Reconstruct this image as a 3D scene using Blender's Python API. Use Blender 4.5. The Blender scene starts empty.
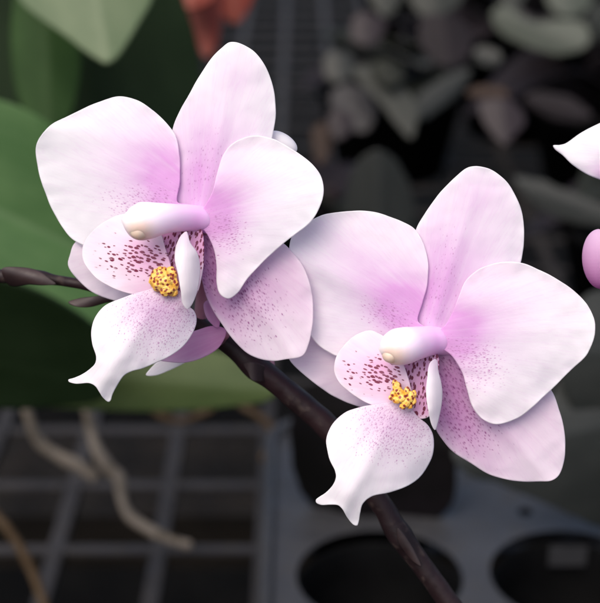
import bpy, math, random
import numpy as np
from mathutils import Vector, noise
from mathutils.geometry import delaunay_2d_cdt

random.seed(7); rng = np.random.default_rng(7)
R_ = math.radians
scene = bpy.context.scene
COL = scene.collection

# ------------------------------------------------------------------ camera
H = 0.50; K = H/.28; PITCH = R_(23.0); F = 1430.0; D0 = 0.35
cF = Vector((0, math.cos(PITCH), -math.sin(PITCH)))
cU = Vector((0, math.sin(PITCH), math.cos(PITCH)))
cR = Vector((1, 0, 0)); cO = Vector((0, 0, H))
cd = bpy.data.cameras.new('camera'); cam = bpy.data.objects.new('camera', cd); COL.objects.link(cam)
cam.location = cO; cam.rotation_euler = (math.pi/2 - PITCH, 0, 0)
cd.sensor_fit = 'HORIZONTAL'; cd.sensor_width = 36; cd.lens = 36*F/600.0
cd.clip_start = 0.01; cd.clip_end = 200
cd.dof.use_dof = True; cd.dof.focus_distance = D0 - 0.003
cd.dof.aperture_fstop = cd.lens/1000/0.0056
cd.dof.aperture_blades = 0
scene.camera = cam

def pt(x, y, D):                     # a point of the place: where it stands seen from the taking position, at depth D
    return cO + (cF + cR*((x-300)/F) + cU*((301.5-y)/F))*D
def on_plane(x, y, z):               # same, on the horizontal plane of height z
    r = cF + cR*((x-300)/F) + cU*((301.5-y)/F)
    return cO + r*((z-H)/r.z)

DSCALE = 1.0                         # what stands behind the flowers is set further off
# ------------------------------------------------------------------ object helpers
ABS = {}
def tag(o, label=None, cat=None, group=None, kind=None):
    if label: o['label'] = label
    if cat: o['category'] = cat
    if group: o['group'] = group
    if kind: o['kind'] = kind
    return o
def empty(name, loc, parent=None):
    o = bpy.data.objects.new(name, None); COL.objects.link(o)
    loc = Vector(loc); ABS[o] = loc
    o.empty_display_size = 0.01
    if parent: o.parent = parent; o.location = loc - ABS[parent]
    else: o.location = loc
    return o
def mesh_obj(name, verts, faces, mat, parent=None, loc=None, smooth=True, mats=None, midx=None):
    base = ABS[parent] if parent else Vector(loc or (0, 0, 0))
    me = bpy.data.meshes.new(name)
    me.from_pydata([tuple(Vector(v)-base) for v in verts], [], faces)
    if smooth: me.polygons.foreach_set('use_smooth', [True]*len(me.polygons))
    for m in (mats or [mat]): me.materials.append(m)
    if midx: me.polygons.foreach_set('material_index', midx)
    me.update()
    o = bpy.data.objects.new(name, me); COL.objects.link(o)
    if parent: o.parent = parent; ABS[o] = base
    else: o.location = base; ABS[o] = base
    return o

def catmull(P, n, closed=True):
    P = [np.array(p, float) for p in P]; N = len(P); out = []
    rngk = range(N) if closed else range(N-1)
    for i in rngk:
        if closed: a, b, c, d = P[i-1], P[i], P[(i+1) % N], P[(i+2) % N]
        else: a, b, c, d = P[max(i-1, 0)], P[i], P[i+1], P[min(i+2, N-1)]
        # centripetal parametrisation keeps sharp tips from looping
        t0 = 0; t1 = t0+max(np.linalg.norm(b-a), 1e-6)**.5; t2 = t1+max(np.linalg.norm(c-b), 1e-6)**.5; t3 = t2+max(np.linalg.norm(d-c), 1e-6)**.5
        k = n if isinstance(n, int) else max(2, int(np.linalg.norm(c-b)/n))
        for j in range(k):
            t = t1+(t2-t1)*j/k
            A1 = (t1-t)/(t1-t0)*a+(t-t0)/(t1-t0)*b; A2 = (t2-t)/(t2-t1)*b+(t-t1)/(t2-t1)*c; A3 = (t3-t)/(t3-t2)*c+(t-t2)/(t3-t2)*d
            B1 = (t2-t)/(t2-t0)*A1+(t-t0)/(t2-t0)*A2; B2 = (t3-t)/(t3-t1)*A2+(t-t1)/(t3-t1)*A3
            out.append((t2-t)/(t2-t1)*B1+(t-t1)/(t2-t1)*B2)
    if not closed: out.append(P[-1])
    return np.array(out)

def seg_dist(P, L):                  # distance of points P to closed polyline L
    A = L; B = np.roll(L, -1, 0); d = np.full(len(P), 1e9)
    for a, b in zip(A, B):
        ab = b-a; l2 = max(ab@ab, 1e-9)
        t = np.clip(((P-a)@ab)/l2, 0, 1)
        d = np.minimum(d, np.hypot(*(P-a-t[:, None]*ab).T))
    return d
def inside(P, L):
    c = np.zeros(len(P), bool); A = L; B = np.roll(L, -1, 0)
    for a, b in zip(A, B):
        cond = (a[1] > P[:, 1]) != (b[1] > P[:, 1])
        if b[1] != a[1]:
            c ^= cond & (P[:, 0] < (b[0]-a[0])*(P[:, 1]-a[1])/(b[1]-a[1])+a[0])
    return c

def sheet(name, outline, D, zf, mat, parent, thick=1.8, sp=3.2, pink=None, spot=None, axis=None, wob=0.0, wave=0.0):
    """A thin curved organ (petal, sepal, leaf): outline in units of 1/600 of the frame at depth D, zf lifts it toward the viewer."""
    D = D*DSCALE
    O = catmull(outline, 1.6*sp/3.2)
    if wob:
        for i in range(len(O)):
            n = O[(i+1) % len(O)]-O[i-1]; n = np.array((n[1], -n[0]))/max(np.hypot(*n), 1e-6)
            O[i] = O[i]+n*wob*noise.noise(Vector((O[i][0]*.06, O[i][1]*.06, len(name))))
    lo, hi = O.min(0), O.max(0)
    gx, gy = np.meshgrid(np.arange(lo[0], hi[0], sp), np.arange(lo[1], hi[1], sp*.866))
    gx = gx+(np.arange(gx.shape[0]) % 2)[:, None]*sp*.5
    G = np.stack([gx.ravel(), gy.ravel()], 1); G = G[inside(G, O)]
    if len(G): G = G[seg_dist(G, O) > sp*.55]
    T = np.roll(O, -1, 0)-np.roll(O, 1, 0); Nn = np.stack([-T[:, 1], T[:, 0]], 1); Nn /= np.maximum(np.hypot(*Nn.T), 1e-6)[:, None]
    area = .5*np.sum(O[:, 0]*np.roll(O[:, 1], -1)-np.roll(O[:, 0], -1)*O[:, 1])
    Nn *= np.sign(area); rings = []
    for d_, st in ((.35*sp, 1), (.95*sp, 1)):
        Q = (O+Nn*d_)[::st]; Q = Q[inside(Q, O)]; Q = Q[seg_dist(Q, O) > d_*.93]; rings.append(Q)
    if len(G): G = G[seg_dist(G, O) > sp*1.45]
    V = np.concatenate([O]+rings+[G]); n = len(O)
    E = [(i, (i+1) % n) for i in range(n)]
    v2, e2, f2, *_ = delaunay_2d_cdt([Vector(v) for v in V], E, [], 1, 1e-5)
    V = np.array([tuple(v) for v in v2]); x, y = V.T
    e = seg_dist(V, O)
    (ax, ay), (bx, by) = axis
    L = math.hypot(bx-ax, by-ay); ux, uy = (bx-ax)/L, (by-ay)/L
    s = (x-ax)*ux+(y-ay)*uy; m = -(x-ax)*uy+(y-ay)*ux          # along / across
    z = zf(x, y, s/L, m, e)
    if wave: z = z+wave*np.array([noise.noise(Vector((a*.035, b*.035, L*.1)))+.4*noise.noise(Vector((a*.09, b*.09, L*.3))) for a, b in zip(x, y)])*(.25+np.exp(-e/14))
    px = D/F
    W = [pt(a, b, D)+((cO-pt(a, b, D)).normalized()*(c*px)) for a, b, c in zip(x, y, z)]
    o = mesh_obj(name, W, [tuple(reversed(f)) for f in f2], mat, parent)
    me = o.data
    # make the faces look at the viewer
    if len(me.polygons):
        nn = sum((p.normal*p.area for p in me.polygons), Vector())
        if nn.dot(cO-W[0]) < 0: me.flip_normals()
    uv = me.uv_layers.new(name='UVMap'); uv2 = me.uv_layers.new(name='Vein')
    li = np.zeros(len(me.loops), int); me.loops.foreach_get('vertex_index', li)
    uv.data.foreach_set('uv', np.stack([s*.62/100, m/100], 1)[li].ravel())
    r = np.hypot(x-ax+ux*L*.35, y-ay+uy*L*.35); th = np.arctan2(m, s+L*.35)
    uv2.data.foreach_set('uv', np.stack([r/100, th], 1)[li].ravel())
    for nm, fn in (('pink', pink), ('spot', spot)):
        a = me.attributes.new(nm, 'FLOAT', 'POINT')
        a.data.foreach_set('value', np.clip(fn(x, y)*(1-.65*np.exp(-(e/3.2)**2)*np.clip(s/L*2.5-.4, 0, 1)), 0, 1) if fn else np.zeros(len(x)))
    a = me.attributes.new('mid', 'FLOAT', 'POINT'); a.data.foreach_set('value', m/100)
    sm = o.modifiers.new('thickness', 'SOLIDIFY'); sm.thickness = thick*px; sm.offset = 0
    return o

def tube(name, pts, mat, parent, seg=16, per=8, D=None, squash=None, loc=None, bump=0, bs=300, tex=True):
    """pts: (x, y, depth, radius) in frame units -> swept tube; closed with rounded ends."""
    P = []
    for p in pts:
        dd = p[2]*DSCALE; w = pt(p[0], p[1], dd); P.append((w.x, w.y, w.z, p[3]*dd/F*(.87 if name == 'flower_stem' else .8 if name == 'aerial_root' else 1)))
    C = catmull(P, per, False)
    return sweep(name, C, mat, parent, seg, bump, bs, loc)
def sweep(name, C, mat, parent, seg=16, bump=0, bs=300, loc=None):
    verts = []; faces = []; N = len(C)
    up = Vector((0.3, -0.8, 0.5)).normalized()
    ring = []
    for i in range(N):
        c = Vector(C[i][:3]); t = Vector(C[min(i+1, N-1)][:3])-Vector(C[max(i-1, 0)][:3]); t.normalize()
        a = t.cross(up); a.normalize(); b = a.cross(t)
        for k in range(seg):
            an = 2*math.pi*k/seg; d = a*math.cos(an)+b*math.sin(an)
            rr = C[i][3]
            if bump: rr *= 1+bump*noise.noise((c+d*rr)*bs)
            w_ = d*rr
            if len(C[i]) > 4: w_ = w_-cF*w_.dot(cF)*(1-C[i][4])
            verts.append(c+w_)
    for i in range(N-1):
        for k in range(seg):
            faces.append((i*seg+k, i*seg+(k+1) % seg, (i+1)*seg+(k+1) % seg, (i+1)*seg+k))
    for end, s in ((0, -1), (N-1, 1)):
        c = Vector(C[end][:3]); q = Vector(C[end][:3])-Vector(C[1 if end == 0 else N-2][:3])
        q.normalize(); verts.append(c+q*C[end][3]*.6); vi = len(verts)-1
        for k in range(seg):
            a_, b_ = end*seg+k, end*seg+(k+1) % seg
            faces.append((b_, a_, vi) if end == 0 else (a_, b_, vi))
    return mesh_obj(name, verts, faces, mat, parent, loc)

def blob(name, c, ax, mat, parent, nu=36, nv=24, bump=0, bs=400, fn=None, bumpf=None):
    """ellipsoid with centre c and three half-axis vectors ax, lumpy by noise"""
    verts = []; faces = []
    for j in range(nv+1):
        ph = math.pi*j/nv
        for i in range(nu):
            t = 2*math.pi*i/nu
            d = (math.sin(ph)*math.cos(t), math.sin(ph)*math.sin(t), math.cos(ph))
            r = 1.0
            w = ax[0]*d[0]+ax[1]*d[1]+ax[2]*d[2]
            if bump: r += bump*noise.noise((c+w)*bs)+.4*bump*noise.noise((c+w)*bs*2.3)
            if fn: r *= fn(d, t, ph)
            verts.append(c+w*r)
    for j in range(nv):
        for i in range(nu):
            faces.append((j*nu+i, (j+1)*nu+i, (j+1)*nu+(i+1) % nu, j*nu+(i+1) % nu))
    o = mesh_obj(name, verts, faces, mat, parent)
    return o

# ------------------------------------------------------------------ materials
class NT:
    def __init__(s, name):
        s.m = bpy.data.materials.new(name); s.m.use_nodes = True; s.t = s.m.node_tree; s.t.nodes.clear()
        s.out = s.n('ShaderNodeOutputMaterial')
    def n(s, typ, **kw):
        nd = s.t.nodes.new(typ)
        for k, v in kw.items():
            if k.startswith('i_'):
                key = k[2:]
                key = int(key) if key.isdigit() else key.replace('_', ' ')
                nd.inputs[key].default_value = v
            else: setattr(nd, k, v)
        return nd
    def l(s, a, b): s.t.links.new(a, b)
    def math(s, op, a, b=None, clamp=False):
        nd = s.n('ShaderNodeMath', operation=op, use_clamp=clamp)
        for i, v in enumerate((a, b)):
            if v is None: continue
            if isinstance(v, (int, float)): nd.inputs[i].default_value = v
            else: s.l(v, nd.inputs[i])
        return nd.outputs[0]
    def mix(s, f, a, b, blend='MIX'):
        nd = s.n('ShaderNodeMix', data_type='RGBA', blend_type=blend)
        for sock, v in ((nd.inputs[0], f), (nd.inputs[6], a), (nd.inputs[7], b)):
            if isinstance(v, (int, float)): sock.default_value = v
            elif isinstance(v, tuple): sock.default_value = (*v, 1) if len(v) == 3 else v
            else: s.l(v, sock)
        return nd.outputs[2]
    def rng(s, v, a, b, c=0, d=1, smooth=False):
        nd = s.n('ShaderNodeMapRange', interpolation_type='SMOOTHSTEP' if smooth else 'LINEAR')
        s.l(v, nd.inputs[0])
        for i, q in ((1, a), (2, b), (3, c), (4, d)):
            if isinstance(q, (int, float)): nd.inputs[i].default_value = q
            else: s.l(q, nd.inputs[i])
        return nd.outputs[0]

def petal_material(name, base=(.91, .885, .90), pink=(.78, .44, .76), spotc=(.56, .25, .51), vscale=52, transl=.46, stretch=1.25, vein=.4, soft=.2, salpha=.25, big=1.0):
    k = NT(name)
    uv = k.n('ShaderNodeUVMap', uv_map='UVMap').outputs[0]; ve = k.n('ShaderNodeUVMap', uv_map='Vein').outputs[0]
    ap = k.n('ShaderNodeAttribute', attribute_name='pink').outputs['Fac']; asp = k.n('ShaderNodeAttribute', attribute_name='spot').outputs['Fac']
    mp = k.n('ShaderNodeMapping'); k.l(ve, mp.inputs[0]); mp.inputs['Scale'].default_value = (1.6, 26, 1)
    nv = k.n('ShaderNodeTexNoise', noise_dimensions='2D', i_Scale=1.0, i_Detail=3.0); k.l(mp.outputs[0], nv.inputs['Vector'])
    nl = k.n('ShaderNodeTexNoise', noise_dimensions='2D', i_Scale=4.5, i_Detail=4.0); k.l(uv, nl.inputs['Vector'])
    nf = k.n('ShaderNodeTexNoise', noise_dimensions='2D', i_Scale=45.0, i_Detail=3.0); k.l(uv, nf.inputs['Vector'])
    # pigment: pink towards the claw, streaked along the veins; dorsal tips carry painted shading
    v = k.math('SUBTRACT', nv.outputs['Fac'], .5); v = k.math('MULTIPLY', v, vein)
    c = k.math('SUBTRACT', nl.outputs['Fac'], .5); c = k.math('MULTIPLY', c, .55)
    mod = k.math('ADD', k.math('ADD', v, c), 1.0)
    pk = k.math('MULTIPLY', ap, mod, clamp=True)
    vl = k.rng(k.math('ABSOLUTE', k.math('SUBTRACT', nv.outputs['Fac'], .5)), 0, .035, .085, 0)
    pk = k.math('ADD', pk, vl, clamp=True)
    col = k.mix(pk, base, pink)
    # speckles
    mps = k.n('ShaderNodeMapping'); k.l(uv, mps.inputs[0]); mps.inputs['Scale'].default_value = (1/stretch, 1, 1)
    dn = k.n('ShaderNodeTexNoise', noise_dimensions='2D', i_Scale=30.0, i_Detail=1.0); k.l(uv, dn.inputs['Vector'])
    dv = k.n('ShaderNodeVectorMath', operation='SCALE'); k.l(dn.outputs['Color'], dv.inputs[0]); dv.inputs['Scale'].default_value = .012
    av = k.n('ShaderNodeVectorMath', operation='ADD'); k.l(mps.outputs[0], av.inputs[0]); k.l(dv.outputs[0], av.inputs[1])
    vo = k.n('ShaderNodeTexVoronoi', voronoi_dimensions='2D', feature='F1', i_Scale=float(vscale)); k.l(av.outputs[0], vo.inputs['Vector'])
    sep = k.n('ShaderNodeSeparateColor'); k.l(vo.outputs['Color'], sep.inputs[0])
    rad = k.math('MULTIPLY', k.rng(sep.outputs[0], 0, 1, .14, .34), k.rng(asp, 0, .7, .6*big, 1.1*big))
    f = k.rng(vo.outputs['Distance'], k.math('SUBTRACT', rad, soft), k.math('ADD', rad, soft), 1, 0, True)
    f = k.math('MULTIPLY', f, k.rng(k.math('SUBTRACT', k.math('MULTIPLY', asp, 2.3), sep.outputs[2]), 0, .2))
    f = k.math('MULTIPLY', f, k.rng(sep.outputs[1], 0, 1, salpha, 1.0))
    col = k.mix(f, col, spotc)
    bs = k.n('ShaderNodeBsdfPrincipled'); k.l(col, bs.inputs['Base Color'])
    bs.inputs['Roughness'].default_value = .5; bs.inputs['Specular IOR Level'].default_value = .28
    bs.inputs['Sheen Weight'].default_value = .05
    b1 = k.n('ShaderNodeBump', i_Strength=.07, i_Distance=.0005); k.l(nv.outputs['Fac'], b1.inputs['Height'])
    b2 = k.n('ShaderNodeBump', i_Strength=.05, i_Distance=.0003); k.l(nf.outputs['Fac'], b2.inputs['Height']); k.l(b1.outputs[0], b2.inputs['Normal'])
    k.l(b2.outputs[0], bs.inputs['Normal'])
    tr = k.n('ShaderNodeBsdfTranslucent'); k.l(col, tr.inputs['Color']); k.l(b2.outputs[0], tr.inputs['Normal'])
    mx = k.n('ShaderNodeMixShader'); mx.inputs[0].default_value = transl; k.l(bs.outputs[0], mx.inputs[1]); k.l(tr.outputs[0], mx.inputs[2])
    k.l(mx.outputs[0], k.out.inputs[0])
    return k.m

def plain(name, a, b, scale=40, rough=.5, spec=.4, bump=.2, bdist=.001, detail=5, contrast=(.35, .65), coat=0, transl=0, third=None, tscale=200, sub=0):
    k = NT(name)
    tc = k.n('ShaderNodeTexCoord').outputs['Object']
    n1 = k.n('ShaderNodeTexNoise', i_Scale=float(scale), i_Detail=float(detail)); k.l(tc, n1.inputs['Vector'])
    col = k.mix(k.rng(n1.outputs['Fac'], *contrast), a, b)
    n2 = k.n('ShaderNodeTexNoise', i_Scale=float(tscale), i_Detail=4.0); k.l(tc, n2.inputs['Vector'])
    if third: col = k.mix(k.rng(n2.outputs['Fac'], .58, .7), col, third)
    bs = k.n('ShaderNodeBsdfPrincipled'); k.l(col, bs.inputs['Base Color'])
    bs.inputs['Roughness'].default_value = rough; bs.inputs['Specular IOR Level'].default_value = spec; bs.inputs['Coat Weight'].default_value = coat
    if sub:
        bs.inputs['Subsurface Weight'].default_value = sub; bs.inputs['Subsurface Scale'].default_value = .002
    k.l(k.rng(n2.outputs['Fac'], .3, .7, rough*.8, min(1, rough*1.25)), bs.inputs['Roughness'])
    if bump:
        b = k.n('ShaderNodeBump', i_Strength=float(bump), i_Distance=float(bdist)); k.l(n2.outputs['Fac'], b.inputs['Height']); k.l(b.outputs[0], bs.inputs['Normal'])
    if transl:
        tr = k.n('ShaderNodeBsdfTranslucent'); k.l(col, tr.inputs['Color'])
        mx = k.n('ShaderNodeMixShader'); mx.inputs[0].default_value = transl; k.l(bs.outputs[0], mx.inputs[1]); k.l(tr.outputs[0], mx.inputs[2]); k.l(mx.outputs[0], k.out.inputs[0])
    else: k.l(bs.outputs[0], k.out.inputs[0])
    return k.m

def leaf_material(name, a, b, rib, rough=.5, spec=.2, transl=.1):
    k = NT(name)
    uv = k.n('ShaderNodeUVMap', uv_map='UVMap').outputs[0]
    mid = k.n('ShaderNodeAttribute', attribute_name='mid').outputs['Fac']
    n1 = k.n('ShaderNodeTexNoise', noise_dimensions='2D', i_Scale=2.2, i_Detail=5.0); k.l(uv, n1.inputs['Vector'])
    mp = k.n('ShaderNodeMapping'); k.l(uv, mp.inputs[0]); mp.inputs['Scale'].default_value = (.6, 30, 1)
    n2 = k.n('ShaderNodeTexNoise', noise_dimensions='2D', i_Scale=1.0, i_Detail=3.0); k.l(mp.outputs[0], n2.inputs['Vector'])
    col = k.mix(k.rng(n1.outputs['Fac'], .35, .65), a, b)
    col = k.mix(k.math('MULTIPLY', n2.outputs['Fac'], .35), col, rib)
    am = k.math('ABSOLUTE', mid)
    col = k.mix(k.rng(am, 0, .05, .55, 0), col, rib)
    bs = k.n('ShaderNodeBsdfPrincipled'); k.l(col, bs.inputs['Base Color'])
    bs.inputs['Roughness'].default_value = rough; bs.inputs['Specular IOR Level'].default_value = spec
    bp = k.n('ShaderNodeBump', i_Strength=.2, i_Distance=.001); k.l(n2.outputs['Fac'], bp.inputs['Height']); k.l(bp.outputs[0], bs.inputs['Normal'])
    tr = k.n('ShaderNodeBsdfTranslucent'); k.l(col, tr.inputs['Color'])
    mx = k.n('ShaderNodeMixShader'); mx.inputs[0].default_value = transl; k.l(bs.outputs[0], mx.inputs[1]); k.l(tr.outputs[0], mx.inputs[2])
    k.l(mx.outputs[0], k.out.inputs[0])
    return k.m

PETAL = petal_material('orchid_petal')
LIP = petal_material('orchid_lip', spotc=(.52, .25, .47), pink=(.72, .44, .70), vscale=54, stretch=.95, soft=.2, salpha=.3)
WING = petal_material('orchid_lip_wing', base=(.76, .685, .74), spotc=(.17, .008, .045), pink=(.74, .36, .60), vscale=31, stretch=1.3, transl=.25, soft=.08, salpha=.9, big=1.2)
SEPAL = petal_material('orchid_sepal', base=(.91, .83, .88), pink=(.72, .38, .67), spotc=(.40, .11, .34), vscale=44, transl=.55)
BUDP = petal_material('orchid_bud_pink', base=(.78, .56, .74), pink=(.55, .16, .45), vscale=20)
def column_material():
    k = NT('orchid_column')
    tc = k.n('ShaderNodeAttribute', attribute_name='pink').outputs['Fac']
    tc2 = k.n('ShaderNodeAttribute', attribute_name='cap_and_shade').outputs['Fac']
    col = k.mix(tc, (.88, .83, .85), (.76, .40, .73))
    col = k.mix(tc2, col, (.70, .51, .41))  # tan tip: shade under the hood painted in, with the cap's own tone
    bs = k.n('ShaderNodeBsdfPrincipled'); k.l(col, bs.inputs['Base Color']); bs.inputs['Roughness'].default_value = .42
    bs.inputs['Subsurface Weight'].default_value = .8; bs.inputs['Subsurface Scale'].default_value = .006; bs.inputs['Subsurface Radius'].default_value = (1, .7, .8)
    k.l(bs.outputs[0], k.out.inputs[0]); return k.m
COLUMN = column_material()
ANTHER = plain('anther_cap', (.68, .48, .37), (.75, .58, .48), 300, .5, .3, .08, .0003, sub=.3)
def callus_material():
    k = NT('lip_callus')
    tc = k.n('ShaderNodeTexCoord').outputs['Object']
    vo = k.n('ShaderNodeTexVoronoi', i_Scale=1050.0); k.l(tc, vo.inputs['Vector'])
    n1 = k.n('ShaderNodeTexNoise', i_Scale=900.0, i_Detail=3.0); k.l(tc, n1.inputs['Vector'])
    y = k.mix(k.rng(n1.outputs['Fac'], .35, .65), (.74, .36, .04), (.86, .56, .14))
    col = k.mix(k.rng(vo.outputs['Distance'],   .33, .46, 1, 0), y, (.24, .03, .02))
    bs = k.n('ShaderNodeBsdfPrincipled'); k.l(col, bs.inputs['Base Color']); bs.inputs['Roughness'].default_value = .4
    bs.inputs['Subsurface Weight'].default_value = .2; bs.inputs['Subsurface Scale'].default_value = .001
    b = k.n('ShaderNodeBump', i_Strength=.5, i_Distance=.0006); k.l(n1.outputs['Fac'], b.inputs['Height']); k.l(b.outputs[0], bs.inputs['Normal'])
    k.l(bs.outputs[0], k.out.inputs[0]); return k.m
CALLUS = callus_material()
STEM = plain('dark_spike', (.012, .006, .007), (.026, .012, .014), 60, .5, .22, .4, .0008, third=(.045, .030, .026), tscale=260)
BRACT = plain('dry_bract', (0.0154, 0.0077, 0.0084), (0.035, 0.0182, 0.0182), 90, .5, .35, .3, .0006)
PEDICEL = plain('pedicel', (.30, .12, .16), (.42, .22, .26), 90, .45, .35, .2, .0004)

# ------------------------------------------------------------------ flowers
def g(x, y, cx, cy, s, sy=None, ang=0):
    dx, dy = x-cx, y-cy
    if ang:
        a = R_(ang); dx, dy = dx*math.cos(a)+dy*math.sin(a), -dx*math.sin(a)+dy*math.cos(a)
    return np.exp(-(dx/s)**2-(dy/(sy or s))**2)

def flower(plant, spec, label):
    cx, cy = spec['c']; D = spec['D']; px = D/F
    fl = empty('flower', pt(cx, cy, D), plant)
    if label: fl['label'] = label
    P = lambda x, y: .20*(x-cx)-.09*(y-cy)
    for part in spec['parts']:
        zf = part['z']
        sheet(part['name'], part['o'], D, (lambda zf: lambda x, y, s, m, e: P(x, y)+zf(x, y, s, m, e))(zf) if part.get('plane', True) else zf,
              part.get('mat', PETAL), fl, part.get('t', .6), part.get('sp', 3.2), part.get('pink'), part.get('spot'), part['axis'], .55, 2.6)
    return fl

def column(fl, pts, D, cap_and_shade, base):
    # swept body, wide at the tip, fading to pink at its foot
    C = [(*pt(p[0], p[1], D-p[2]*D/F), p[3]*D/F, p[4] if len(p) > 4 else 1.0) for p in pts]
    C = catmull(C, 8, False)
    o = sweep('column', C, COLUMN, fl, 28)
    me = o.data; a = me.attributes.new('pink', 'FLOAT', 'POINT')
    b = pt(base[0], base[1], D)-ABS[fl]; sc = 92*D/F
    a.data.foreach_set('value', [max(0, min(1, 1.15-(v.co-b).length/sc))**1.3*.85 for v in me.vertices])
    x, y, z, rx, ry, rz = cap_and_shade
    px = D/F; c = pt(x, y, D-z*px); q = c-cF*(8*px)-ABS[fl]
    a = me.attributes.new('cap_and_shade', 'FLOAT', 'POINT'); a.data.foreach_set('value', [.9*math.exp(-((v.co-q).length/(13.5*px))**2.6) for v in me.vertices])  # soft mask for the painted shade around the anther cap
    blob('anther_cap', c, (cR*rx*px, cU*ry*px, -cF*rz*px), ANTHER, fl, bump=.06, bs=350,
         fn=lambda d, t, ph: 1-.10*abs(d[0]))

def callus(fl, D, lumps):
    px = D/F
    verts = []; faces = []
    for (x, y, z, r, ry) in lumps:
        r *= 1.15; ry *= 1.15
        c = pt(x, y, D-z*px); nu, nv = 36, 26; b0 = len(verts)
        for j in range(nv+1):
            ph = math.pi*j/nv
            for i in range(nu):
                t = 2*math.pi*i/nu
                d = cR*(math.sin(ph)*math.cos(t)*r*px)+cU*(math.sin(ph)*math.sin(t)*ry*px)-cF*(math.cos(ph)*r*.8*px)
                q = 1+.16*noise.noise((c+d)*1000)+.10*noise.noise((c+d)*2400)
                verts.append(c+d*q)
        for j in range(nv):
            for i in range(nu):
                faces.append((b0+j*nu+i, b0+(j+1)*nu+i, b0+(j+1)*nu+(i+1) % nu, b0+j*nu+(i+1) % nu))
    return mesh_obj('callus', verts, faces, CALLUS, fl)

plant = empty('flowering_orchid', pt(455, 610, .372))
tag(plant, 'dark orchid stem crossing the picture with two open pale pink speckled flowers', 'orchid', 'flowering orchid spikes')

# ---- stem (left end to lower right)
SD = .374
stem = tube('flower_stem', [(-60, 276, SD, 7.5), (-20, 276, SD, 7.5), (20, 276.5, SD, 8.5), (42, 278, SD, 8.5), (55, 280, SD, 6.2), (85, 285, SD, 6), (120, 296, SD, 6.5), (160, 308, SD, 7.5),
     (192, 321, SD, 9.5), (212, 333, SD, 11), (235, 349, SD, 11.5), (255, 366, SD, 15), (275, 381, SD, 13.5), (300, 402, SD, 14), (325, 424, SD, 14.5), (345, 448, SD, 14), (366, 480, SD, 13),
     (386, 512, SD, 12.5), (400, 535, SD, 14.5), (415, 556, SD, 12.5), (440, 590, SD, 12.5), (475, 640, SD, 12.5), (520, 710, SD+.003, 12.5)], STEM, plant, 24, 8, bump=.08, bs=260)
def bract(pts, D, lift, parent):
    o = sheet('bract', pts, D, lambda x, y, s, m, e: lift+3-.22*m*m*.3, BRACT, parent, 1.4, 2.0, axis=(pts[0], pts[len(pts)//2]))
bract([(2, 269), (20, 267.5), (38, 271), (50, 279), (56, 284), (46, 285), (30, 284), (10, 285)], SD-.002, 3, plant)
bract([(112, 294), (95, 296.5), (80, 298.5), (68.5, 302.5), (76, 306.5), (90, 306.8), (104, 303), (114, 300)], SD-.0015, 3, plant)
bract([(252, 380), (248, 372), (244, 364), (252, 362), (264, 366), (274, 374), (266, 381)], SD-.0035, 4, plant)
bract([(398, 528), (406, 537), (415, 552), (421, 566), (414, 562), (405, 552), (398, 540)], SD-.003, 3, plant)

# ---- upper left flower
dsL = dict(name='dorsal_sepal', axis=((203, 212), (238, 44)), mat=PETAL,
    o=[(203, 214), (188, 212), (172, 192), (168, 160), (172.7, 128.7), (182, 107.3), (195.3, 83.3), (208.7, 62), (220.7, 48.7), (230, 42), (243.3, 44.7), (256.7, 54), (267.3, 70), (274, 90), (275.9, 110), (274, 128.7), (269, 146), (252, 172), (232, 195), (216, 209)],
    z=lambda x, y, s, m, e: -2.2-8*s*s-.0020*m*m+3*np.exp(-(m/7)**2)*(1-s)+2*np.sin(s*5+m*.03),
    pink=lambda x, y: .80*g(x, y, 200, 186, 32, 50, 8)+.26*g(x, y, 218, 135, 45)+.24*g(x, y, 240, 76, 19)+.05,  # blotch near the tip is shading painted as weak pink
    spot=lambda x, y: .26*g(x, y, 205, 170, 22, 34, 12))
slL = dict(name='lateral_sepal', axis=((200, 232), (70, 268)), mat=SEPAL,
    o=[(202, 226), (170, 224), (130, 228), (98, 232), (75.5, 242.5), (70, 255), (68, 264), (70.5, 271), (76.7, 278.7), (92.7, 292), (114, 300.5), (140, 300), (170, 285), (198, 250)],
    z=lambda x, y, s, m, e: -9-6*s*s-.003*m*m,
    pink=lambda x, y: .06+.5*g(x, y, 200, 235, 55), spot=lambda x, y: .3*g(x, y, 180, 250, 50))
srL = dict(name='lateral_sepal', axis=((204, 232), (292, 352)), mat=SEPAL,
    o=[(200, 232), (199, 246), (200, 260), (201.5, 278), (206.7, 297.3), (214.7, 313.3), (222.7, 325.3), (236, 342.7), (252, 356), (270.7, 360.5), (286.7, 359.5), (300, 357.5), (304.5, 354.5), (309, 343), (312, 326.7), (313.3, 308), (310.7, 286.7), (304, 268), (294.7, 254.7), (284, 244), (262, 232), (235, 226), (212, 226)],
    z=lambda x, y, s, m, e: -11+2*s-.0022*m*m-3*s*s+2.5*np.exp(-(m/8)**2),
    pink=lambda x, y: .24+.75*g(x, y, 205, 258, 32, 55)+.38*g(x, y, 246, 285, 42)-.2*g(x, y, 285, 345, 40),
    spot=lambda x, y: .85*g(x, y, 206, 262, 16, 30)+.50*g(x, y, 246, 292, 26, 24)+.30*g(x, y, 248, 318, 34, 26))
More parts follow.
